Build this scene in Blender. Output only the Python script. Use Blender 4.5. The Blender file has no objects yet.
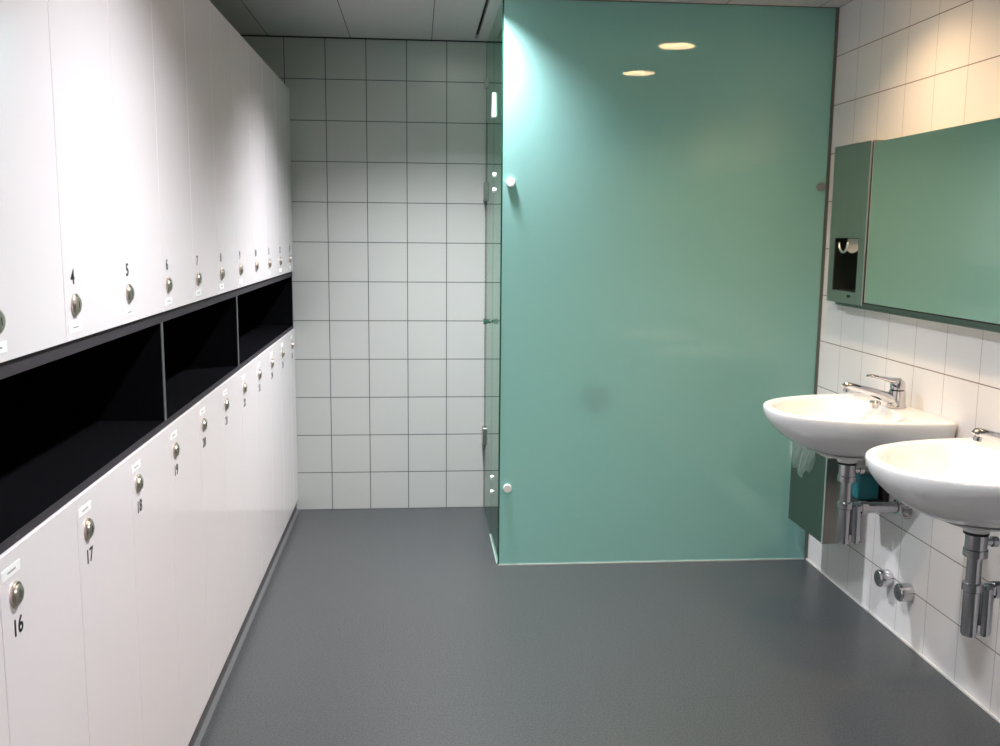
import bpy, bmesh, math
from mathutils import Vector, Matrix

SC = bpy.context.scene
COL = SC.collection
PI = math.pi

# ------------------------------------------------------------------ measures (metres)
XL = -0.630          # front face of the lockers
XR = 1.757           # right tiled wall
YB = 4.947           # back tiled wall
YF = -1.6            # wall behind the photographer
XW = -1.16           # wall behind the lockers
ZC = 2.40            # ceiling
YG = 4.036           # front of the shower partition
XG = 0.349           # left end of the shower partition
TILE = 0.20

# ------------------------------------------------------------------ materials
def new_mat(name):
    m = bpy.data.materials.new(name); m.use_nodes = True
    nt = m.node_tree; nt.nodes.clear()
    out = nt.nodes.new('ShaderNodeOutputMaterial')
    return m, nt, out

def pbr(name, col, rough=0.5, metal=0.0, spec=0.5, coat=0.0, noise=0.0, nscale=60, bump=0.0, aniso=None, coat_r=0.03):
    m, nt, out = new_mat(name)
    b = nt.nodes.new('ShaderNodeBsdfPrincipled')
    b.inputs['Base Color'].default_value = (*col, 1)
    b.inputs['Roughness'].default_value = rough
    b.inputs['Metallic'].default_value = metal
    b.inputs['Specular IOR Level'].default_value = spec
    b.inputs['Coat Weight'].default_value = coat
    b.inputs['Coat Roughness'].default_value = coat_r
    nt.links.new(b.outputs[0], out.inputs[0])
    if noise or bump:
        tc = nt.nodes.new('ShaderNodeTexCoord')
        mp = nt.nodes.new('ShaderNodeMapping')
        if aniso: mp.inputs['Scale'].default_value = aniso
        nz = nt.nodes.new('ShaderNodeTexNoise'); nz.inputs['Scale'].default_value = nscale
        nz.inputs['Detail'].default_value = 3
        nt.links.new(tc.outputs['Object'], mp.inputs[0]); nt.links.new(mp.outputs[0], nz.inputs['Vector'])
        if noise:
            r = nt.nodes.new('ShaderNodeValToRGB')
            r.color_ramp.elements[0].position = .3; r.color_ramp.elements[1].position = .7
            r.color_ramp.elements[0].color = (*[c*(1-noise) for c in col], 1)
            r.color_ramp.elements[1].color = (*[min(1, c*(1+noise)) for c in col], 1)
            nt.links.new(nz.outputs['Fac'], r.inputs[0]); nt.links.new(r.outputs[0], b.inputs['Base Color'])
        if bump:
            bp = nt.nodes.new('ShaderNodeBump'); bp.inputs['Strength'].default_value = bump
            bp.inputs['Distance'].default_value = .002
            nt.links.new(nz.outputs['Fac'], bp.inputs['Height']); nt.links.new(bp.outputs[0], b.inputs['Normal'])
    return m

def math_node(nt, op, a, b=None):
    n = nt.nodes.new('ShaderNodeMath'); n.operation = op
    for i, v in enumerate((a, b)):
        if v is None: continue
        if isinstance(v, (int, float)): n.inputs[i].default_value = v
        else: nt.links.new(v, n.inputs[i])
    return n.outputs[0]

def grout_mask(nt, coord, offset, pitch, width):
    """1 on the joint lines of a regular grid"""
    s = math_node(nt, 'SUBTRACT', coord, offset)
    s = math_node(nt, 'DIVIDE', s, pitch)
    s = math_node(nt, 'ADD', s, 0.5)
    s = math_node(nt, 'FLOORED_MODULO', s, 1.0)
    s = math_node(nt, 'SUBTRACT', s, 0.5)
    s = math_node(nt, 'ABSOLUTE', s)
    return math_node(nt, 'LESS_THAN', s, width / pitch / 2), s

def tiles(name, haxis, hoff, col, grout, wh=.0035, wv=.0025, rough=.25, groutv=None):
    m, nt, out = new_mat(name)
    b = nt.nodes.new('ShaderNodeBsdfPrincipled')
    tc = nt.nodes.new('ShaderNodeTexCoord'); sp = nt.nodes.new('ShaderNodeSeparateXYZ')
    nt.links.new(tc.outputs['Object'], sp.inputs[0])
    mv, sv = grout_mask(nt, sp.outputs[haxis], hoff, TILE, wv)
    mh, sh = grout_mask(nt, sp.outputs['Z'], 0.0, TILE, wh)
    nz = nt.nodes.new('ShaderNodeTexNoise'); nz.inputs['Scale'].default_value = 2.5
    nt.links.new(tc.outputs['Object'], nz.inputs['Vector'])
    mx0 = nt.nodes.new('ShaderNodeMix'); mx0.data_type = 'RGBA'
    mx0.inputs[6].default_value = (*[c*.96 for c in col], 1); mx0.inputs[7].default_value = (*col, 1)
    nt.links.new(nz.outputs['Fac'], mx0.inputs[0])
    mxv = nt.nodes.new('ShaderNodeMix'); mxv.data_type = 'RGBA'
    mxv.inputs[7].default_value = (*(groutv or grout), 1)
    nt.links.new(mv, mxv.inputs[0]); nt.links.new(mx0.outputs[2], mxv.inputs[6])
    mxh = nt.nodes.new('ShaderNodeMix'); mxh.data_type = 'RGBA'
    mxh.inputs[7].default_value = (*grout, 1)
    nt.links.new(mh, mxh.inputs[0]); nt.links.new(mxv.outputs[2], mxh.inputs[6])
    nt.links.new(mxh.outputs[2], b.inputs['Base Color'])
    mm = math_node(nt, 'MAXIMUM', mv, mh)
    r = math_node(nt, 'MULTIPLY_ADD', mm, .6)
    r.node.inputs[2].default_value = rough
    nt.links.new(r, b.inputs['Roughness'])
    bp = nt.nodes.new('ShaderNodeBump'); bp.inputs['Strength'].default_value = .35; bp.inputs['Distance'].default_value = .001
    h = math_node(nt, 'SUBTRACT', 1.0, mm)
    nt.links.new(h, bp.inputs['Height']); nt.links.new(bp.outputs[0], b.inputs['Normal'])
    nt.links.new(b.outputs[0], out.inputs[0])
    return m

M = {}
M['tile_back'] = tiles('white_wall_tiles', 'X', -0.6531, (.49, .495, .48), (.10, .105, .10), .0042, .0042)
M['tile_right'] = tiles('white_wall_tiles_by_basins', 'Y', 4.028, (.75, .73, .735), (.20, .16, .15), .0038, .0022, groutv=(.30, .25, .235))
M['laminate'] = pbr('white_locker_laminate', (.80, .745, .77), rough=.12, spec=.45)
M['locker_side'] = pbr('locker_carcass_board', (.66, .64, .65), rough=.5)
M['frame_dark'] = pbr('anthracite_board_edge', (.042, .038, .044), rough=.7, spec=.15)
M['niche_black'] = pbr('anthracite_niche_board', (.004, .004, .005), rough=1.0, spec=0)
M['divider'] = pbr('grey_divider_edge', (.085, .085, .09), rough=.45)
M['plinth'] = pbr('dark_grey_plinth', (.075, .075, .08), rough=.5)
M['plinth_cove'] = pbr('grey_floor_cove', (.11, .11, .115), rough=.4)
M['print'] = pbr('black_printed_number', (.012, .012, .014), rough=.5)
M['grey_print'] = pbr('grey_small_print', (.35, .35, .36), rough=.6)
M['sticker'] = pbr('white_paper_tag', (.92, .92, .92), rough=.6)
M['nickel'] = pbr('satin_nickel_lock', (.60, .53, .46), rough=.34, metal=1)
M['slot_dark'] = pbr('dark_keyway', (.02, .018, .016), rough=.6)
M['chrome'] = pbr('chrome', (.62, .61, .62), rough=.08, metal=1)
M['chrome_pipe'] = pbr('chromed_pipe', (.50, .50, .52), rough=.17, metal=1)
M['steel'] = pbr('brushed_stainless_steel', (.44, .43, .41), rough=.30, metal=1, noise=.05, nscale=120, aniso=(1, 1, .03))
M['steel_bin'] = pbr('brownish_brushed_steel', (.27, .25, .225), rough=.38, metal=1, noise=.05, nscale=120, aniso=(1, 1, .03))
M['steel_dark'] = pbr('dull_steel_face', (.20, .22, .205), rough=.32, metal=1)
M['steel_edge'] = pbr('bright_steel_edge', (.86, .85, .83), rough=.35, metal=1)
M['ceramic'] = pbr('white_glazed_ceramic', (.76, .765, .77), rough=.09, spec=.55)
M['rubber'] = pbr('black_rubber', (.012, .012, .012), rough=.6)
M['teal'] = pbr('teal_plastic', (.010, .16, .19), rough=.35)
M['grey_plastic'] = pbr('grey_plastic', (.20, .21, .20), rough=.45)
M['ceiling'] = pbr('ceiling_panel_metal', (.40, .39, .40), rough=.55, noise=.03, nscale=200)
M['slot'] = pbr('black_ceiling_slot', (.006, .006, .006), rough=.8)
M['white_ring'] = pbr('white_lamp_ring', (.80, .78, .74), rough=.4)
M['paint'] = pbr('white_wall_paint', (.55, .55, .54), rough=.7)
M['silicone'] = pbr('pale_silicone_seal', (.42, .47, .45), rough=.4)
M['silicone_white'] = pbr('white_silicone_seal', (.60, .58, .56), rough=.4)
M['glass_edge'] = pbr('dark_green_glass_edge', (.010, .060, .042), rough=.1)
M['aluminium'] = pbr('dull_aluminium_profile', (.16, .18, .16), rough=.35, metal=.8)
M['white_fitting'] = pbr('bright_metal_fitting', (.80, .82, .80), rough=.35, metal=.3)
M['paper'] = pbr('cream_paper_towel', (.74, .71, .64), rough=.9)
M['gap'] = pbr('black_joint', (.01, .01, .01), rough=.7)

# floor: grey speckled vinyl with welded sheet joints
def floor_mat():
    m, nt, out = new_mat('grey_speckled_vinyl')
    b = nt.nodes.new('ShaderNodeBsdfPrincipled')
    tc = nt.nodes.new('ShaderNodeTexCoord'); sp = nt.nodes.new('ShaderNodeSeparateXYZ')
    nt.links.new(tc.outputs['Object'], sp.inputs[0])
    v = nt.nodes.new('ShaderNodeTexNoise'); v.inputs['Scale'].default_value = 170; v.inputs['Detail'].default_value = 4
    nt.links.new(tc.outputs['Object'], v.inputs['Vector'])
    r = nt.nodes.new('ShaderNodeValToRGB')
    e = r.color_ramp.elements
    e[0].position = .40; e[0].color = (.030, .034, .038, 1)
    e[1].position = .62; e[1].color = (.070, .073, .076, 1)
    nt.links.new(v.outputs['Fac'], r.inputs[0])
    n2 = nt.nodes.new('ShaderNodeTexNoise'); n2.inputs['Scale'].default_value = 2.2
    nt.links.new(tc.outputs['Object'], n2.inputs['Vector'])
    mx = nt.nodes.new('ShaderNodeMix'); mx.data_type = 'RGBA'; mx.blend_type = 'MULTIPLY'
    mx.inputs[0].default_value = .25
    nt.links.new(r.outputs[0], mx.inputs[6]); nt.links.new(n2.outputs['Color'], mx.inputs[7])
    g, s = grout_mask(nt, sp.outputs['Y'], 2.785, 2.0, .004)
    mg = nt.nodes.new('ShaderNodeMix'); mg.data_type = 'RGBA'; mg.inputs[7].default_value = (.035, .037, .04, 1)
    gf = math_node(nt, 'MULTIPLY', g, .6)
    nt.links.new(gf, mg.inputs[0]); nt.links.new(r.outputs[0], mg.inputs[6])
    nt.links.new(mg.outputs[2], b.inputs['Base Color'])
    b.inputs['Roughness'].default_value = .33
    b.inputs['Specular IOR Level'].default_value = .5
    bp = nt.nodes.new('ShaderNodeBump'); bp.inputs['Strength'].default_value = .12; bp.inputs['Distance'].default_value = .001
    nt.links.new(v.outputs['Fac'], bp.inputs['Height']); nt.links.new(bp.outputs[0], b.inputs['Normal'])
    nt.links.new(b.outputs[0], out.inputs[0])
    return m
M['floor'] = floor_mat()

def ceiling_mat():
    m, nt, out = new_mat('grey_ceiling_panels')
    b = nt.nodes.new('ShaderNodeBsdfPrincipled')
    tc = nt.nodes.new('ShaderNodeTexCoord'); sp = nt.nodes.new('ShaderNodeSeparateXYZ')
    nt.links.new(tc.outputs['Object'], sp.inputs[0])
    g, s = grout_mask(nt, sp.outputs['X'], .072, .40, .004)
    mg = nt.nodes.new('ShaderNodeMix'); mg.data_type = 'RGBA'
    mg.inputs[6].default_value = (.58, .56, .565, 1); mg.inputs[7].default_value = (.06, .06, .06, 1)
    nt.links.new(g, mg.inputs[0]); nt.links.new(mg.outputs[2], b.inputs['Base Color'])
    b.inputs['Roughness'].default_value = .5
    nt.links.new(b.outputs[0], out.inputs[0])
    return m
M['ceiling'] = ceiling_mat()

def thin_fresnel(nt, ior):
    f = nt.nodes.new('ShaderNodeFresnel'); f.inputs[0].default_value = ior
    g = nt.nodes.new('ShaderNodeNewGeometry')
    front = math_node(nt, 'SUBTRACT', 1.0, g.outputs['Backfacing'])
    return math_node(nt, 'MULTIPLY', f.outputs[0], front)

# satin green safety glass: diffusing back, clear glossy front
def satin_glass():
    m, nt, out = new_mat('satin_green_glass')
    d = nt.nodes.new('ShaderNodeBsdfDiffuse'); d.inputs[0].default_value = (.31, .58, .56, 1)
    t = nt.nodes.new('ShaderNodeBsdfTranslucent'); t.inputs[0].default_value = (.36, .80, .72, 1)
    g = nt.nodes.new('ShaderNodeBsdfGlossy'); g.inputs['Roughness'].default_value = .02
    g.inputs[0].default_value = (1, 1, 1, 1)
    f = thin_fresnel(nt, 1.5)
    a = nt.nodes.new('ShaderNodeMixShader'); a.inputs[0].default_value = .35
    c = nt.nodes.new('ShaderNodeMixShader')
    nt.links.new(d.outputs[0], a.inputs[1]); nt.links.new(t.outputs[0], a.inputs[2])
    nt.links.new(f, c.inputs[0]); nt.links.new(a.outputs[0], c.inputs[1]); nt.links.new(g.outputs[0], c.inputs[2])
    nt.links.new(c.outputs[0], out.inputs[0])
    return m
M['satin'] = satin_glass()

def clear_glass(name, tint, ior=1.5, haze=0.0):
    m, nt, out = new_mat(name)
    t = nt.nodes.new('ShaderNodeBsdfTransparent'); t.inputs[0].default_value = (*tint, 1)
    g = nt.nodes.new('ShaderNodeBsdfGlossy'); g.inputs['Roughness'].default_value = .01
    f = thin_fresnel(nt, ior)
    c = nt.nodes.new('ShaderNodeMixShader')
    src = t.outputs[0]
    if haze:
        d = nt.nodes.new('ShaderNodeBsdfDiffuse'); d.inputs[0].default_value = (.6, .75, .7, 1)
        h = nt.nodes.new('ShaderNodeMixShader'); h.inputs[0].default_value = haze
        nt.links.new(t.outputs[0], h.inputs[1]); nt.links.new(d.outputs[0], h.inputs[2]); src = h.outputs[0]
    nt.links.new(f, c.inputs[0]); nt.links.new(src, c.inputs[1]); nt.links.new(g.outputs[0], c.inputs[2])
    nt.links.new(c.outputs[0], out.inputs[0])
    return m
M['clear'] = clear_glass('clear_green_tinted_glass', (.80, .95, .88), 1.15)
M['bag'] = clear_glass('thin_clear_plastic_film', (.93, .96, .95), 1.25, .17)

def mirror_mat():
    m, nt, out = new_mat('mirror_silver')
    g = nt.nodes.new('ShaderNodeBsdfGlossy'); g.inputs['Roughness'].default_value = .0
    g.inputs[0].default_value = (.93, .90, .84, 1)
    nt.links.new(g.outputs[0], out.inputs[0])
    return m
M['mirror'] = mirror_mat()

def emis(name, col, st):
    m, nt, out = new_mat(name)
    e = nt.nodes.new('ShaderNodeEmission'); e.inputs[0].default_value = (*col, 1); e.inputs[1].default_value = st
    nt.links.new(e.outputs[0], out.inputs[0]); return m
M['lens_warm'] = emis('warm_lamp_lens', (1, .80, .50), 9)
M['lens_cool'] = emis('neutral_lamp_lens', (1, .97, .94), 9)

# ------------------------------------------------------------------ mesh helpers
def bm_new(): return bmesh.new()

def add_box(bm, x0, x1, y0, y1, z0, z1, bev=0.0, seg=2):
    vs = [bm.verts.new(c) for c in ((x0,y0,z0),(x1,y0,z0),(x1,y1,z0),(x0,y1,z0),(x0,y0,z1),(x1,y0,z1),(x1,y1,z1),(x0,y1,z1))]
    fs = [bm.faces.new([vs[i] for i in f]) for f in ((0,3,2,1),(4,5,6,7),(0,1,5,4),(1,2,6,5),(2,3,7,6),(3,0,4,7))]
    if bev > 0:
        es = list({e for f in fs for e in f.edges})
        bmesh.ops.bevel(bm, geom=es, offset=bev, segments=seg, profile=.5, affect='EDGES')

def frame_of(axis):
    a = Vector(axis).normalized()
    u = a.orthogonal().normalized()
    return a, u, a.cross(u)

def add_lathe(bm, base, axis, prof, seg=32, cap0=True, cap1=True, closed=False):
    """prof: list of (distance along axis, radius)"""
    a, u, v = frame_of(axis); b = Vector(base)
    rings = []
    for d, r in prof:
        rings.append([bm.verts.new(b + a*d + (u*math.cos(2*PI*k/seg) + v*math.sin(2*PI*k/seg))*r) for k in range(seg)])
    pairs = list(zip(rings, rings[1:]))
    if closed: pairs.append((rings[-1], rings[0]))
    for r0, r1 in pairs:
        for k in range(seg):
            bm.faces.new((r0[k], r0[(k+1) % seg], r1[(k+1) % seg], r1[k]))
    if not closed:
        if cap0: bm.faces.new(list(reversed(rings[0])))
        if cap1: bm.faces.new(rings[-1])

def add_tube(bm, pts, radii, seg=16, squash=None, cap=True):
    """swept tube; squash (a, b): half widths sideways / upwards as multiples of the radius"""
    pts = [Vector(p) for p in pts]; rings = []
    if not isinstance(radii, (list, tuple)): radii = [radii]*len(pts)
    prev = None
    for i, p in enumerate(pts):
        t = (pts[min(i+1, len(pts)-1)] - pts[max(i-1, 0)]).normalized()
        if prev is None:
            s = t.cross(Vector((0,0,1)))
            if s.length < 1e-3: s = t.cross(Vector((0,1,0)))
        else:
            s = prev - t*prev.dot(t)
        s.normalize(); prev = s; w = s.cross(t)
        qa, qb = squash[i] if squash else (1, 1)
        rings.append([bm.verts.new(p + s*math.cos(2*PI*k/seg)*radii[i]*qa + w*math.sin(2*PI*k/seg)*radii[i]*qb) for k in range(seg)])
    for r0, r1 in zip(rings, rings[1:]):
        for k in range(seg): bm.faces.new((r0[k], r0[(k+1)%seg], r1[(k+1)%seg], r1[k]))
    if cap: bm.faces.new(list(reversed(rings[0]))); bm.faces.new(rings[-1])

def obj(name, bm, mat, parent=None, smooth=False, label=None, auto=None):
    bmesh.ops.recalc_face_normals(bm, faces=bm.faces[:])
    me = bpy.data.meshes.new(name); bm.to_mesh(me); bm.free()
    me.materials.append(M[mat] if isinstance(mat, str) else mat)
    if smooth:
        me.polygons.foreach_set('use_smooth', [True]*len(me.polygons))
        if auto is not None: me.set_sharp_from_angle(angle=math.radians(auto))
    o = bpy.data.objects.new(name, me); COL.objects.link(o)
    if parent is not None: o.parent = parent
    if label: o['label'] = label
    return o

def struct(name, bm, mat, parent=None):
    o = obj(name, bm, mat, parent)
    if parent is None: o['kind'] = 'structure'
    return o

def thing(name, label, cat, loc=(0,0,0), group=None):
    o = bpy.data.objects.new(name, None); COL.objects.link(o)
    o.location = loc; o['label'] = label; o['category'] = cat; o.empty_display_size = .05
    if group: o['group'] = group
    return o

def text_mesh(txt, size, mat, name, parent, M4, weight=0.0, sx=1.0):
    cu = bpy.data.curves.new('tmp_text', 'FONT'); cu.body = txt; cu.size = size
    cu.align_x = 'CENTER'; cu.align_y = 'CENTER'; cu.offset = weight; cu.extrude = .0002
    to = bpy.data.objects.new('tmp_text', cu); COL.objects.link(to)
    bpy.context.view_layer.update()
    dg = bpy.context.evaluated_depsgraph_get()
    me = bpy.data.meshes.new_from_object(to.evaluated_get(dg))
    bpy.data.objects.remove(to); bpy.data.curves.remove(cu)
    me.transform(Matrix.Diagonal((sx, 1, 1, 1))); me.transform(M4)
    me.materials.clear(); me.materials.append(M[mat]); me.name = name
    o = bpy.data.objects.new(name, me); COL.objects.link(o); o.parent = parent
    return o

# ------------------------------------------------------------------ the room
bm = bm_new(); add_box(bm, XW-.1, XR+.1, YF-.1, YB+.1, -.1, 0); struct('floor', bm, 'floor')
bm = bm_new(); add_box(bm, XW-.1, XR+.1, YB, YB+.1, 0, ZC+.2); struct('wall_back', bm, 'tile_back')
bm = bm_new(); add_box(bm, XW-.1, XW, YF, YB, 0, ZC+.2); struct('wall_left', bm, 'paint')
bm = bm_new(); add_box(bm, XW-.1, XR+.1, YF-.1, YF, 0, ZC+.2); struct('wall_front', bm, 'paint')

# right wall with the opening that takes the recessed paper towel dispenser
DY0, DY1, DZ0, DZ1 = 3.62, 3.835, 1.235, 1.448       # cavity
bm = bm_new()
add_box(bm, XR, XR+.14, YF, DY0, 0, ZC+.2)
add_box(bm, XR, XR+.14, DY1, YB, 0, ZC+.2)
add_box(bm, XR, XR+.14, DY0, DY1, 0, DZ0)
add_box(bm, XR, XR+.14, DY0, DY1, DZ1, ZC+.2)
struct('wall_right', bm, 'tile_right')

# ceiling slab with holes for the downlights and the black slot
CORR = [(.170, 3.950), (.170, 2.02), (.170, .07)]
SINK = [(1.305, 3.164), (1.305, 2.329)]
RH = .095; RC = .100
def cut(o, cutter):
    md = o.modifiers.new('cut', 'BOOLEAN'); md.object = cutter; md.operation = 'DIFFERENCE'; md.solver = 'EXACT'
    bpy.context.view_layer.update()
    dg = bpy.context.evaluated_depsgraph_get()
    me = bpy.data.meshes.new_from_object(o.evaluated_get(dg))
    o.modifiers.clear(); old = o.data; o.data = me; bpy.data.meshes.remove(old)
    bpy.data.objects.remove(cutter)
bm = bm_new(); add_box(bm, XW-.1, XR+.1, YF-.1, YB+.1, ZC, ZC+.06); ceil = struct('ceiling', bm, 'ceiling')
bm = bm_new()
for x, y in SINK: add_lathe(bm, (x, y, ZC-.02), (0,0,1), [(0, RH), (.12, RH)], 48)
for x, y in CORR: add_lathe(bm, (x, y, ZC-.02), (0,0,1), [(0, RC), (.12, RC)], 48)
cut(ceil, obj('tmp_cutter', bm, 'gap'))
bm = bm_new(); add_box(bm, .282, .298, YF+.05, 4.885, ZC-.02, ZC+.03); cut(ceil, obj('tmp_cutter', bm, 'gap'))
bm = bm_new(); add_box(bm, .2822, .2978, YF+.0502, 4.8848, ZC+.02, ZC+.0295); struct('trim_1', bm, 'slot')
# plenum above the ceiling so the lamp housings sit in the dark
bm = bm_new(); add_box(bm, XW-.1, XR+.1, YF-.1, YB+.1, ZC+.19, ZC+.2); struct('trim_2', bm, 'slot')
# dark shadow joint between ceiling and back wall, pale ledge along the shower
bm = bm_new(); add_box(bm, XW, XR, YB-.006, YB, ZC-.006, ZC); struct('trim_3', bm, 'gap')
bm = bm_new(); add_box(bm, XR-.007, XR, YF, YG-.004, 0, .006); struct('trim_4', bm, 'silicone_white')

def downlight(x, y, warm, idx, lbl, energy, spread, temp, grp):
    RH = globals()['RH'] if warm else RC
    t = thing('ceiling_downlight', lbl, 'ceiling light', (x, y, ZC), grp)
    b = bm_new(); add_lathe(b, (0,0,0), (0,0,1), [(-.006, RH-.004), (-.006, RH+.004), (-.003, RH+.012), (0, RH+.012), (0, RH-.004)], 48, closed=True)
    obj('trim_ring', b, 'white_ring', t, True, auto=40)
    b = bm_new(); add_lathe(b, (0,0,0), (0,0,1), [(-.004, RH-.004), (.07, RH-.022), (.075, RH-.022), (.075, RH-.018), (.004, RH-.001), (-.004, RH-.001)], 48, closed=True)
    obj('reflector', b, 'white_ring', t, True, auto=40)
    b = bm_new(); add_lathe(b, (0,0,0), (0,0,1), [(.076, .001), (.076, RH-.020), (.085, RH-.020), (.085, .001)], 48)
    obj('lamp_lens', b, 'lens_warm' if warm else 'lens_cool', t)
    L = bpy.data.lights.new('downlight_lamp', 'AREA'); L.shape = 'DISK'; L.size = .09 if warm else .13; L.energy = energy
    L.spread = math.radians(spread); L.color = temp
    o = bpy.data.objects.new('downlight_lamp', L); COL.objects.link(o); o.location = (x, y, ZC+.068)
    return t

CW = ['furthest round ceiling downlight of the corridor, at the shower partition corner',
      'second corridor ceiling downlight, between the lockers and basins above the frame',
      'corridor ceiling downlight overhead of the photographer']
SW = ['round warm ceiling downlight above the far basin, reflected in the green glass',
      'round warm ceiling downlight above the near basin, reflected in the green glass']
E_C = [29, 31, 20]; SP_C = [122, 174, 174]
for i, (x, y) in enumerate(CORR): downlight(x, y, False, i, CW[i], E_C[i], SP_C[i], (.95, .97, 1.0), 'corridor ceiling downlights')
E_S = [7.5, 8.5]
for i, (x, y) in enumerate(SINK): downlight(x, y, True, i, SW[i], E_S[i], 168, (1, .69, .38), 'downlights above the basins')

# ------------------------------------------------------------------ lockers
PITCH = 1/3
Y0 = 1.435
ZU0, ZU1 = 1.2525, 2.148
ZL0, ZL1 = .060, .962
DEPTH = .50

def lock_bm():
    b = bm_new()
    add_lathe(b, (0,0,0), (1,0,0), [(0, .0205), (.003, .0205), (.0045, .019), (.0045, .0155), (.0075, .0145), (.0085, .0130), (.0085, .0001)], 28, cap1=False)
    return b
def keyway_bm():
    b = bm_new(); add_box(b, .0087, .0091, -.0011, .0011, -.006, .006); return b

def make_body(w, h):
    b = bm_new(); add_box(b, -DEPTH, -.0195, .0005, w-.0005, .0005, h-.0005); return b
def make_door(w, h):
    b = bm_new(); add_box(b, -.018, 0, .0009, w-.0009, .0005, h-.0005, .0008, 1); return b

proto = {}
def locker_unit(upper, k):
    n = (k + 3) if upper else (k + 16)
    y = Y0 + k*PITCH
    w = PITCH if k < 10 else (YB - .004 - y)
    z0, h = (ZU0, ZU1-ZU0) if upper else (ZL0, ZL1-ZL0)
    if upper: lbl = 'tall white upper locker numbered %d above the black niche' % n
    else: lbl = 'tall white lower locker numbered %d under the black niche' % n
    t = thing('locker', lbl, 'locker', (XL, y, z0), 'upper row of white lockers' if upper else 'lower row of white lockers')
    key = (upper, round(w, 4))
    if key not in proto:
        body = obj('body', make_body(w, h), 'locker_side', t)
        door = obj('door', make_door(w, h), 'laminate', t)
        lock = obj('lock', lock_bm(), 'nickel', door, True, 'round satin metal lock', auto=35)
        key_o = obj('keyway', keyway_bm(), 'slot_dark', lock)
        proto[key] = (body, door, lock, key_o)
    else:
        cp = []
        for src, par in zip(proto[key], (t, t, None, None)):
            c = src.copy(); COL.objects.link(c); cp.append(c)
        cp[0].parent = t; cp[1].parent = t; cp[2].parent = cp[1]
        # keyway is a child of the lock (fourth level is folded back onto the lock's door)
        cp[3].parent = cp[1]
        body, door, lock, key_o = cp
    key_o.parent = door
    lz = (1.317 if upper else .889) - z0
    lock.location = (0, .050 if upper else .053, lz); key_o.location = (0, .050 if upper else .053, lz)
    # tag and its faint print
    tz = (1.276 if upper else .930) - z0
    ty = .048 if upper else .043
    b = bm_new(); add_box(b, 0, .0006, ty-.034, ty+.034, tz-.0085, tz+.0085)
    tag = obj('name_tag', b, 'sticker', door, label='white paper name tag')
    b = bm_new(); add_box(b, .0006, .0008, ty-.014, ty+.016, tz-.0016, tz+.0016)
    obj('tag_print', b, 'grey_print', door)
    # number
    nz = (1.367 if upper else .834) - z0
    R = Matrix(((0,0,1,.0004),(1,0,0,.046),(0,1,0,nz),(0,0,0,1)))
    if not upper: R[1][3] = .055
    text_mesh(str(n), .038, 'print', 'printed_number', door, R, weight=.0007, sx=1.05)
    return t

for k in range(-1, 11):
    locker_unit(True, k); locker_unit(False, k)

# black open niches between the two rows
def niche(ya, yb, lbl):
    t = thing('open_niche', lbl, 'shelf niche', (XL-.006, ya, ZL1+.0005), 'open black niches between the locker rows')
    w = yb-ya; H = ZU0-.001-ZL1-.0005; p = .008
    b = bm_new(); add_box(b, -.49, 0, 0, w, 0, .015); obj('bottom_board', b, 'frame_dark', t)
    b = bm_new(); add_box(b, -.49, 0, 0, w, H-.025, H); obj('top_board', b, 'frame_dark', t)
    for y in (0, w-p):
        b = bm_new(); add_box(b, -.49, 0, y, y+p, .0152, H-.0252); obj('side_board', b, 'divider', t)
    b = bm_new(); add_box(b, -.489, -.002, p+.0002, w-p-.0002, .0152, .0160)
    add_box(b, -.489, -.002, p+.0002, w-p-.0002, H-.0262, H-.0254)
    add_box(b, -.489, -.002, p+.0002, p+.001, .0162, H-.0264)
    add_box(b, -.489, -.002, w-p-.001, w-p-.0002, .0162, H-.0264)
    obj('black_lining', b, 'niche_black', t)
    b = bm_new(); add_box(b, -.489, -.480, p+.002, w-p-.002, .017, H-.027); obj('back_board', b, 'niche_black', t)
niche(Y0-PITCH, Y0-.0005, 'open black niche over locker 15, at the left edge of the photo')
niche(Y0+.0005, 2.4348, 'open black niche nearest the photographer in full view, under lockers 3 to 5')
niche(2.4355, 3.4348, 'middle open black niche, under lockers 6 to 8')
niche(3.4355, YB-.004, 'furthest open black niche, reaching the tiled back wall')

bm = bm_new(); add_box(bm, XL-.45, XL-.010, Y0-PITCH, YB-.002, 0, ZL0-.0005); struct('baseboard_left', bm, 'plinth')
bm = bm_new(); add_box(bm, XL-.012, XL+.006, Y0-PITCH, YB-.002, 0, .004); struct('trim_5', bm, 'plinth_cove')

# ------------------------------------------------------------------ shower partition
t = thing('glass_partition', 'large satin green glass panel closing off the shower, beside the tiled right wall', 'glass partition', (0,0,0))
b = bm_new(); add_box(b, XG+.004, XR-.012, YG, YG+.010, .006, ZC-.004); pane = obj('satin_pane', b, 'satin', t)
pane.data.materials.append(M['clear'])
for pl in pane.data.polygons: pl.material_index = 0 if pl.normal.y < -.5 else 1
b = bm_new(); add_box(b, XG-.002, XG+.0038, YG, YG+.010, .006, ZC-.004); obj('polished_edge', b, 'glass_edge', t, label='dark green polished glass edge')
b = bm_new(); add_box(b, XR-.0118, XR-.0005, YG-.006, YG+.016, .002, ZC-.001); obj('wall_channel', b, 'aluminium', t, label='dull metal channel at the wall')
b = bm_new(); add_box(b, XG, XR-.012, YG-.004, YG+.014, .0005, .0058); obj('bottom_seal', b, 'silicone', t, label='pale seal along the floor')
b = bm_new(); add_box(b, XG, XR-.012, YG-.003, YG+.013, ZC-.0038, ZC-.0005); obj('top_channel', b, 'aluminium', t)
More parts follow.
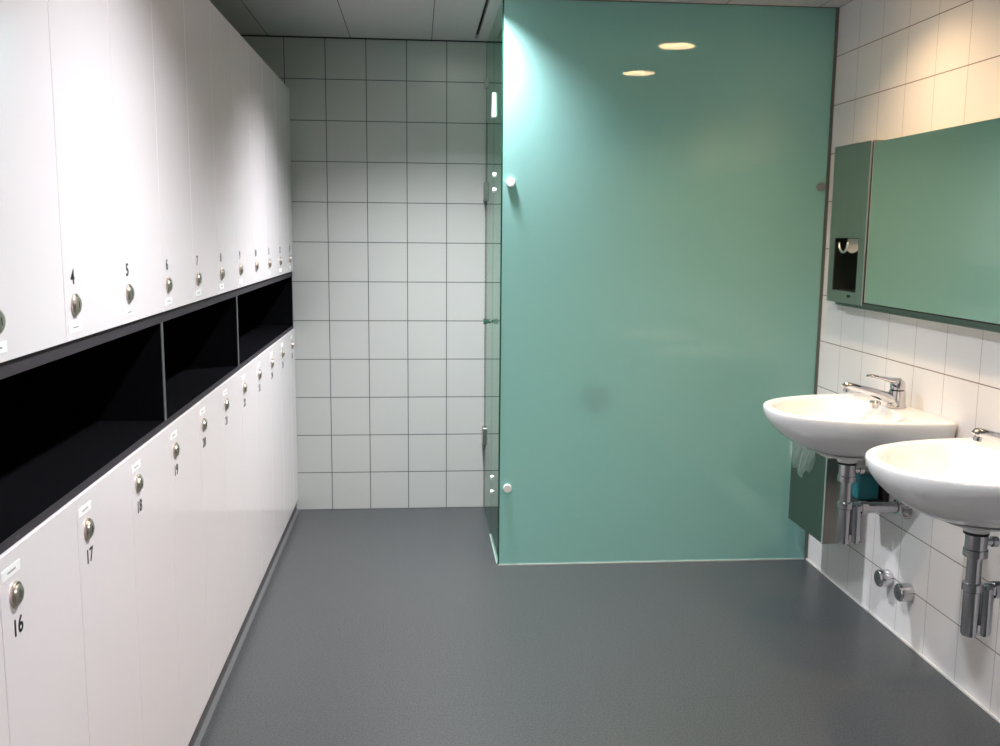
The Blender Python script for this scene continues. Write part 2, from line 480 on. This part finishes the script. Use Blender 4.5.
for x, z in ((XG+.037, 1.663), (XG+.037, .352), (XR-.036, 1.663)):
    b = bm_new(); add_lathe(b, (x, YG, z), (0,-1,0), [(0, .0185), (.010, .0185), (.012, .0165), (.012, .0001)], 28, cap1=False)
    obj('clamp_disc', b, 'white_fitting' if x < 1 else 'steel', t, True, 'round metal clamp disc', auto=35)
# faint square fixed to the back of the pane
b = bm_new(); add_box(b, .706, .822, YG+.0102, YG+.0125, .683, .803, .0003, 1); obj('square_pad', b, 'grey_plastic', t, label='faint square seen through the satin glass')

t = thing('glass_side_panel', 'narrow clear green glass return at the shower corner', 'glass panel', (0,0,0))
b = bm_new(); add_box(b, XG-.004, XG+.004, YG+.0115, 4.466, .006, ZC-.004); obj('clear_pane', b, 'clear', t)
b = bm_new(); add_box(b, XG-.006, XG+.006, YG+.016, 4.466, .0005, .0058); obj('bottom_seal', b, 'silicone', t, label='pale seal along the floor')
for z in (1.724, 1.657, .328, .258):
    b = bm_new(); add_lathe(b, (XG-.004, 4.36, z-.012), (-1,0,0), [(0, .011), (.007, .011), (.009, .009), (.009, .0001)], 24, cap1=False)
    obj('clamp_disc', b, 'white_fitting', t, True, 'round metal clamp disc', auto=35)
b = bm_new(); add_box(b, XG-.012, XG+.012, 4.430, 4.4665, 1.972, 2.082, .003, 1); obj('patch_fitting', b, 'sticker', t, label='metal patch fitting above the door, coloured white as if lit')  # white tag material puts the light on the metal into its colour

t = thing('glass_transom', 'clear glass pane over the shower door, up to the ceiling', 'glass panel', (0,0,0))
b = bm_new(); add_box(b, XG-.004, XG+.004, 4.504, YB-.006, 2.012, ZC-.004); obj('clear_pane', b, 'clear', t)
b = bm_new(); add_box(b, XG-.012, XG+.012, YB-.030, YB-.001, 2.17, 2.22, .002, 1); obj('wall_bracket', b, 'steel', t, label='small steel wall bracket')

t = thing('shower_door', 'clear green glass shower door hinged at the back wall', 'shower door', (0,0,0))
b = bm_new(); add_box(b, XG-.004, XG+.004, 4.472, YB-.024, .012, 2.004); obj('door_pane', b, 'clear', t)
b = bm_new(); add_box(b, XG-.0042, XG+.0042, YB-.0238, YB-.020, .012, 2.004); obj('door_edge', b, 'glass_edge', t, label='dark green door edge')
for z in (1.66, .40):
    b = bm_new(); add_box(b, XG-.016, XG+.016, YB-.075, YB-.001, z-.045, z+.045, .003, 1); obj('hinge', b, 'steel', t, label='steel wall hinge')
b = bm_new(); add_lathe(b, (XG-.004, 4.53, 1.036), (-1,0,0), [(0, .010), (.012, .009), (.022, .014), (.034, .014), (.037, .011), (.037, .0001)], 24, cap1=False)
obj('door_knob', b, 'chrome', t, True, 'small chrome door knob', auto=35)

# ------------------------------------------------------------------ mirror and paper towel dispenser
XM = XR - .045
t = thing('wall_mirror', 'long horizontal wall mirror above the basins, right of the steel dispenser', 'mirror', (0,0,0))
MY0, MY1, MZ0, MZ1 = 1.45, 3.553, 1.200, 1.806
b = bm_new(); add_box(b, XM+.004, XR-.0005, MY0, MY1, MZ0, MZ1); obj('backing_case', b, 'aluminium', t)
b = bm_new(); add_box(b, XM, XM+.0038, MY0, MY1-.004, MZ0+.002, MZ1-.001); obj('mirror_glass', b, 'mirror', t)
b = bm_new(); add_box(b, XM-.0005, XM+.0035, MY1-.0038, MY1+.001, MZ0, MZ1); obj('edge_joint', b, 'gap', t, label='black joint beside the dispenser')
b = bm_new(); add_box(b, XM-.001, XM+.003, MY0, MY1, MZ0-.003, MZ0+.0015); obj('lower_joint', b, 'gap', t, label='black joint under the glass')
b = bm_new(); add_box(b, XM-.002, XR-.0005, MY0, 3.80, MZ0-.024, MZ0-.0145, .001, 1)
add_box(b, XM-.001, XR-.0005, MY0, MY1+.001, MZ0-.0145, MZ0-.003); obj('bottom_rail', b, 'steel_dark', t, label='dull metal rail below the mirror')

t = thing('paper_towel_dispenser', 'tall stainless steel paper towel dispenser set left of the mirror', 'paper towel dispenser', (0,0,0))
PY0, PY1, PZ0, PZ1 = 3.5555, 3.883, 1.187, 1.815
XD = XM - .002
b = bm_new()                                            # housing with an open front compartment
add_box(b, XD, XR-.0005, PY0, DY0+.0006, PZ0, PZ1)
add_box(b, XD, XR-.0005, DY1-.0006, PY1, PZ0, PZ1)
add_box(b, XD, XR-.0005, DY0+.0006, DY1-.0006, PZ0, DZ0+.0006)
add_box(b, XD, XR-.0005, DY0+.0006, DY1-.0006, DZ1-.0006, PZ1)
obj('housing', b, 'steel', t)
b = bm_new(); add_box(b, XD-.0025, XD-.0003, PY0+.002, PY1-.002, DZ1+.006, PZ1-.002, .0006, 1); obj('front_flap', b, 'steel', t, label='plain steel upper flap')
b = bm_new(); add_box(b, XD-.004, XD-.0003, PY0, PY0+.004, PZ0, PZ1, .0006, 1); obj('edge_strip', b, 'steel_edge', t, label='bright vertical edge strip')
b = bm_new()                                            # tray inside the wall opening
y0, y1, z0, z1 = DY0+.0008, DY1-.0008, DZ0+.0008, DZ1-.0008
add_box(b, XR+.075, XR+.077, y0, y1, z0, z1)
add_box(b, XD+.004, XR+.075, y0, y0+.001, z0, z1); add_box(b, XD+.004, XR+.075, y1-.001, y1, z0, z1)
add_box(b, XD+.004, XR+.075, y0+.001, y1-.001, z0, z0+.001); add_box(b, XD+.004, XR+.075, y0+.001, y1-.001, z1-.001, z1)
obj('compartment', b, 'steel_dark', t, label='dark open compartment')
b = bm_new(); pts = []
for i in range(9):                                      # curved light reflection at the towel slot, modelled as a bright rim
    a = PI*i/8; pts.append((XD+.006, 3.765+.040*math.cos(a), 1.430-.040*math.sin(a)))
add_tube(b, pts, .0048, 10); obj('slot_glint_rim', b, 'steel_edge', t, True, 'curved light reflection at the towel slot, shaped as a bright rim')
b = bm_new()
N = 8
for i in range(N):
    ya = 3.635 + .105*i/N; yb = 3.635 + .105*(i+1)/N
    za = 1.400 - .012*math.sin(PI*i/N); zb = 1.400 - .012*math.sin(PI*(i+1)/N)
    vs = [b.verts.new(c) for c in ((XD+.012, ya, DZ1-.003), (XD+.012, yb, DZ1-.003), (XD+.007, yb, zb), (XD+.007, ya, za))]
    b.faces.new(vs)
bmesh.ops.solidify(b, geom=b.faces[:], thickness=.0015)
tw = obj('paper_towel', b, 'paper', None); tw['label'] = 'cream paper towel end hanging out of the steel dispenser slot'; tw['category'] = 'paper towel'
b = bm_new()                                            # small light emblem under the opening
for s in (0, 1): 
    y = 3.672+.013*s
    vs = [b.verts.new(c) for c in ((XD-.0006, y-.008, 1.217), (XD-.0006, y, 1.223), (XD-.0006, y+.008, 1.217), (XD-.0006, y, 1.211))]
    b.faces.new(vs)
bmesh.ops.solidify(b, geom=b.faces[:], thickness=.0004)
obj('emblem', b, 'sticker', t, label='small light emblem')

# ------------------------------------------------------------------ wash basins
ZR = .856
def outline_r(th, s=1.0):
    """outer rim: distance from the drain centre (x=-.23 from the wall) in direction th; x away from wall is negative"""
    cx, hw, dp, e = -.235, .300*s, .533*s, 2.35
    lo, hi = 0, .8
    for _ in range(40):
        m = (lo+hi)/2; x = cx + m*math.cos(th); y = m*math.sin(th)
        ins = x <= 0 and (abs(y)/hw)**e + (abs(x)/dp)**e <= 1
        # soften the two back corners
        if ins and x > -.03:
            ins = abs(y) < hw - .030 + math.sqrt(max(0, .030**2 - (x+.030)**2))
        lo, hi = (m, hi) if ins else (lo, m)
    return lo

def basin_mesh():
    b = bm_new(); n = 96
    cx = -.235
    ths = [2*PI*k/n for k in range(n)]
    R = [outline_r(t) for t in ths]
    def bowl(th, s):
        c, si = math.cos(th), math.sin(th)
        ax = .128 if c > 0 else .265
        return s/math.sqrt((c/ax)**2 + (si/.252)**2)
    rings = []
    def ring(fn, z):
        rings.append([b.verts.new((min(-.0008, cx + fn(k)[0]*math.cos(ths[k]) + fn(k)[1]), fn(k)[0]*math.sin(ths[k]), z if not callable(z) else z(k))) for k in range(n)])
    # inside: drain -> bowl -> deck -> rim
    dx = .005
    for s, z in ((.10, -.128), (.25, -.126), (.45, -.119), (.62, -.106), (.76, -.085), (.87, -.058), (.94, -.030), (.98, -.012), (1.01, -.004)):
        ring(lambda k, s=s: (bowl(ths[k], s), dx), z)
    ring(lambda k: (min(R[k]-.012, bowl(ths[k], 1.05)), 0), -.0012)
    ring(lambda k: (R[k]-.009, 0), 0)
    ring(lambda k: (R[k]-.004, 0), -.001)
    ring(lambda k: (R[k]-.001, 0), -.004)
    ring(lambda k: (R[k], 0), -.010)
    ring(lambda k: (R[k]-.0015, 0), -.022)
    # outside: the shell draws in under the rim but stays against the wall at the back
    def shell(s):
        def f(k):
            c = math.cos(ths[k]); wall = max(0, c)**.6
            ss = s + (1-s)*wall*(.9 if s > .6 else .45)
            return (R[k]*ss, 0)
        return f
    for s, z in ((.965, -.045), (.90, -.072), (.80, -.100), (.68, -.124), (.56, -.141), (.44, -.152), (.36, -.156)):
        ring(shell(s), z)
    for r, z in ((.115, -.158), (.095, -.163), (.090, -.170), (.060, -.173), (.040, -.174)):
        ring(lambda k, r=r: (r, 0), z)
    for r, z in ((.036, -.180), (.034, -.196), (.028, -.198)):
        ring(lambda k, r=r: (r, 0.0), z)
    for r0, r1 in zip(rings, rings[1:]):
        for k in range(n): b.faces.new((r0[k], r0[(k+1) % n], r1[(k+1) % n], r1[k]))
    b.faces.new(list(reversed(rings[0]))); b.faces.new(rings[-1])
    return b

def tap(y, lbl):
    x = XR
    t = thing('basin_mixer_tap', lbl, 'tap', (XR-.066, y, ZR+.0005), 'chrome taps on the basins')
    b = bm_new(); add_lathe(b, (0,0,0), (0,0,1), [(0, .028), (.005, .028), (.007, .0255), (.030, .0245), (.055, .0235), (.058, .019), (.0585, .0001)], 32, cap1=False)
    obj('tap_body', b, 'chrome', t, True, auto=40)
    b = bm_new(); add_tube(b, [(-.008,0,.022), (-.040,0,.036), (-.080,0,.050), (-.120,0,.062), (-.150,0,.070), (-.163,0,.071), (-.170,0,.066)],
                           [.019, .0175, .0150, .0130, .0125, .0120, .0085], 18, [(1, 1), (1, 1), (1, .95), (1.05, .9), (1.1, .9), (1.1, 1), (1.1, 1)])
    sp = obj('spout', b, 'chrome', t, True, auto=60)
    b = bm_new(); add_lathe(b, (-.158,0,.064), (-.25,0,-1), [(0, .0095), (.014, .0095), (.0145, .008)], 20); obj('aerator', b, 'chrome_pipe', sp, True, auto=40)
    b = bm_new(); add_lathe(b, (0,0,.0590), (0,0,1), [(0, .0215), (.018, .0215), (.026, .019), (.030, .013), (.031, .0001)], 32, cap1=False)
    lv = obj('lever_cap', b, 'chrome', t, True, auto=50)
    b = bm_new(); add_tube(b, [(.004,0,.084), (-.024,0,.088), (-.055,0,.096), (-.082,0,.102), (-.098,0,.103)], [.016, .0125, .0100, .0105, .0060], 16,
                           [(1, .75), (1, .7), (1, .62), (1.2, .6), (1.1, .6)])
    obj('lever_handle', b, 'chrome', lv, True, auto=60)
    t.scale = (1.17, 1.22, 1.09)
    return t

def basin(y, lbl, lblt, lblk, lbltrap, near):
    t = thing('wash_basin', lbl, 'wash basin', (XR, y, ZR), 'white wall-hung wash basins')
    obj('bowl', basin_mesh(), 'ceramic', t, True, auto=50)
    b = bm_new(); add_lathe(b, (-.230,0,-.1275), (0,0,1), [(0, .024), (.002, .024), (.003, .021), (.001, .012), (.001, .0001)], 28, cap1=False); obj('drain_plug', b, 'chrome', t, True, auto=40)
    b = bm_new(); add_lathe(b, (-.235,0,-.199), (0,0,-1), [(0, .033), (.005, .033)], 28); obj('drain_gasket', b, 'rubber', t, label='black drain gasket')
    tap(y, lblt)
    b = bm_new(); add_lathe(b, (-.145,0,-.003), (0,0,1), [(0, .012), (.012, .012), (.0125, .019), (.021, .020), (.027, .016), (.028, .0001)], 24, cap1=False); obj('waste_knob', b, 'chrome', t, True, lblk, auto=40)
    # trap: down tube, cup, rising tube and arm to the wall
    s = thing('bottle_trap', lbltrap, 'drain trap', (XR-.232, y, 0), 'chrome traps under the basins')
    b = bm_new(); add_lathe(b, (0,0,.6505), (0,0,-1), [(0, .029), (.040, .029), (.042, .032), (.062, .032), (.064, .020), (.137, .020), (.139, .028), (.160, .028), (.164, .023), (.285, .0215), (.292, .018), (.293, .0001)], 28, cap1=False)
    obj('down_tube', b, 'chrome_pipe', s, True, auto=35)
    b = bm_new(); add_lathe(b, (.041,0,.503), (0,0,-1), [(0, .015), (.006, .0215), (.135, .0210), (.144, .017), (.145, .0001)], 28, cap1=False)
    add_box(b, .006, .036, -.013, .013, .362, .392, .004, 2)
    obj('rising_tube', b, 'chrome_pipe', s, True, auto=35)
    b = bm_new(); add_tube(b, [(.041,0,.489), (.060,0,.489), (.130,0,.489), (.228,0,.489)], .0205, 20)
    add_lathe(b, (.058,0,.489), (1,0,0), [(0, .025), (.022, .025)], 8)
    obj('wall_arm', b, 'chrome_pipe', s, True, auto=35)
    b = bm_new(); add_lathe(b, (.2312,0,.489), (-1,0,0), [(0, .045), (.006, .044), (.016, .038), (.028, .029), (.040, .028), (.041, .0001)], 28, cap1=False)
    obj('wall_flange', b, 'chrome', s, True, auto=35)
    b = bm_new(); add_lathe(b, (.026,0,.628), (1,0,0), [(0, .011), (.016, .011), (.018, .015), (.032, .015), (.034, .006), (.036, .0001)], 16, cap1=False)
    add_tube(b, [(.055,0,.628), (.085,0,.626), (.120,0,.623)], .0022, 8)
    obj('pop_up_rod', b, 'chrome_pipe', s, True, auto=35)

basin(3.205, 'far white wall-hung basin, beside the green glass', 'chrome lever mixer tap on the far basin', 'small round chrome knob beside the far basin tap',
      'chrome bottle trap under the far basin, in front of the steel bin', False)
basin(2.405, 'near white wall-hung basin, cut by the right edge of the photo', 'chrome mixer tap on the near basin, only its spout in view', 'small chrome knob beside the near basin tap',
      'chrome bottle trap under the near basin at the right edge', True)

# ------------------------------------------------------------------ bin, bag, canister, valve caps
t = thing('waste_bin', 'stainless steel wall-mounted waste bin behind the far basin trap', 'waste bin', (0,0,0))
BX, BY0, BY1, BZ0, BZ1 = 1.600, 3.54, 3.89, .241, .590
b = bm_new(); add_box(b, BX+.0015, XR-.0005, BY0, BY1, BZ0, BZ1, .0015, 1)
# open top
obj('bin_body', b, 'steel_bin', t)
b = bm_new(); add_box(b, BX-.001, BX+.0012, BY0+.006, BY1-.001, BZ0+.002, BZ1-.001); obj('front_panel', b, 'steel_dark', t, label='dull dark front panel')
b = bm_new(); add_box(b, BX-.003, BX+.0012, BY0-.0015, BY0+.0055, BZ0, BZ1, .0008, 1); obj('edge_strip', b, 'steel_edge', t, label='bright vertical steel edge')

# crumpled clear bag hanging over the front of the bin
b = bm_new(); nu, nv = 28, 16; g = []
for i in range(nu+1):
    u = i/nu; row = []
    y = BY1 - .012 - u*.250
    drop = .035 + .115*math.sin(PI*min(1, .12+u*.86))**.8 * (1 - .25*u) + .012*math.sin(17*u)
    for j in range(nv+1):
        v = j/nv
        z = BZ1 + .012 - v*drop
        x = BX - .004 - .012*math.sin(PI*v)*(.6+.4*math.sin(23*u+2)) - .004*math.sin(31*u + 9*v) - .005*v
        row.append(b.verts.new((min(x, BX-.0035), y, z)))
    g.append(row)
for i in range(nu):
    for j in range(nv): b.faces.new((g[i][j], g[i+1][j], g[i+1][j+1], g[i][j+1]))
bag = obj('bin_bag', b, 'bag', None, True); bag['label'] = 'crumpled clear plastic bag hanging over the front of the steel bin'; bag['category'] = 'plastic bag'

t = thing('soap_canister', 'teal plastic canister in a dark holder under the far basin', 'canister', (0,0,0))
b = bm_new(); add_box(b, 1.640, 1.722, 3.345, 3.410, .474, .572, .008, 3); obj('canister_body', b, 'teal', t, True, auto=40)
b = bm_new(); add_box(b, 1.652, 1.708, 3.352, 3.402, .5725, .594, .005, 2); obj('canister_lid', b, 'grey_plastic', t)
b = bm_new(); add_box(b, 1.628, XR-.0005, 3.335, 3.420, .466, .4735); add_box(b, 1.735, XR-.0005, 3.335, 3.420, .4736, .585)
obj('wall_holder', b, 'frame_dark', t, label='dark wall holder')

for y, z, lbl in ((3.288, .190, 'chrome round valve cap on the tiles, the one further from the photographer'), (3.137, .193, 'chrome round valve cap on the tiles, the one nearer the photographer')):
    t = thing('valve_cap', lbl, 'valve cap', (XR, y, z), 'chrome valve caps low on the tiled wall')
    b = bm_new(); add_lathe(b, (-.0005,0,0), (-1,0,0), [(0, .031), (.003, .033), (.040, .033), (.045, .031), (.048, .027), (.048, .0001)], 36, cap1=False)
    obj('cap', b, 'chrome', t, True, auto=35)
    b = bm_new(); add_box(b, -.0492, -.0487, -.008, .008, -.0012, .0012); obj('screw_slot', b, 'slot_dark', t)

# ------------------------------------------------------------------ camera
yaw, pitch, roll, H, f = -0.08636, -0.14595, 0.009407, 1.4557, 954.83
cy, sy, cp, sp_ = math.cos(yaw), math.sin(yaw), math.cos(pitch), math.sin(pitch)
fwd = Vector((-sy*cp, cy*cp, sp_)); right = Vector((cy, sy, 0)); up = right.cross(fwd)
r2 = right*math.cos(roll) + up*math.sin(roll); u2 = -right*math.sin(roll) + up*math.cos(roll)
cam = bpy.data.cameras.new('camera'); co = bpy.data.objects.new('camera', cam); COL.objects.link(co)
co.matrix_world = Matrix(((r2.x, u2.x, -fwd.x, 0), (r2.y, u2.y, -fwd.y, 0), (r2.z, u2.z, -fwd.z, H), (0,0,0,1)))
cam.sensor_width = 36; cam.sensor_fit = 'HORIZONTAL'; cam.lens = f*36/1000; cam.clip_start = .02
SC.camera = co

w = bpy.data.worlds.new('world'); SC.world = w; w.use_nodes = True
w.node_tree.nodes['Background'].inputs[0].default_value = (.5, .5, .5, 1)
w.node_tree.nodes['Background'].inputs[1].default_value = .0

vs = SC.view_settings
vs.view_transform = 'Standard'; vs.look = 'None'; vs.gamma = 1; vs.use_curve_mapping = False
vs.exposure = 0.82
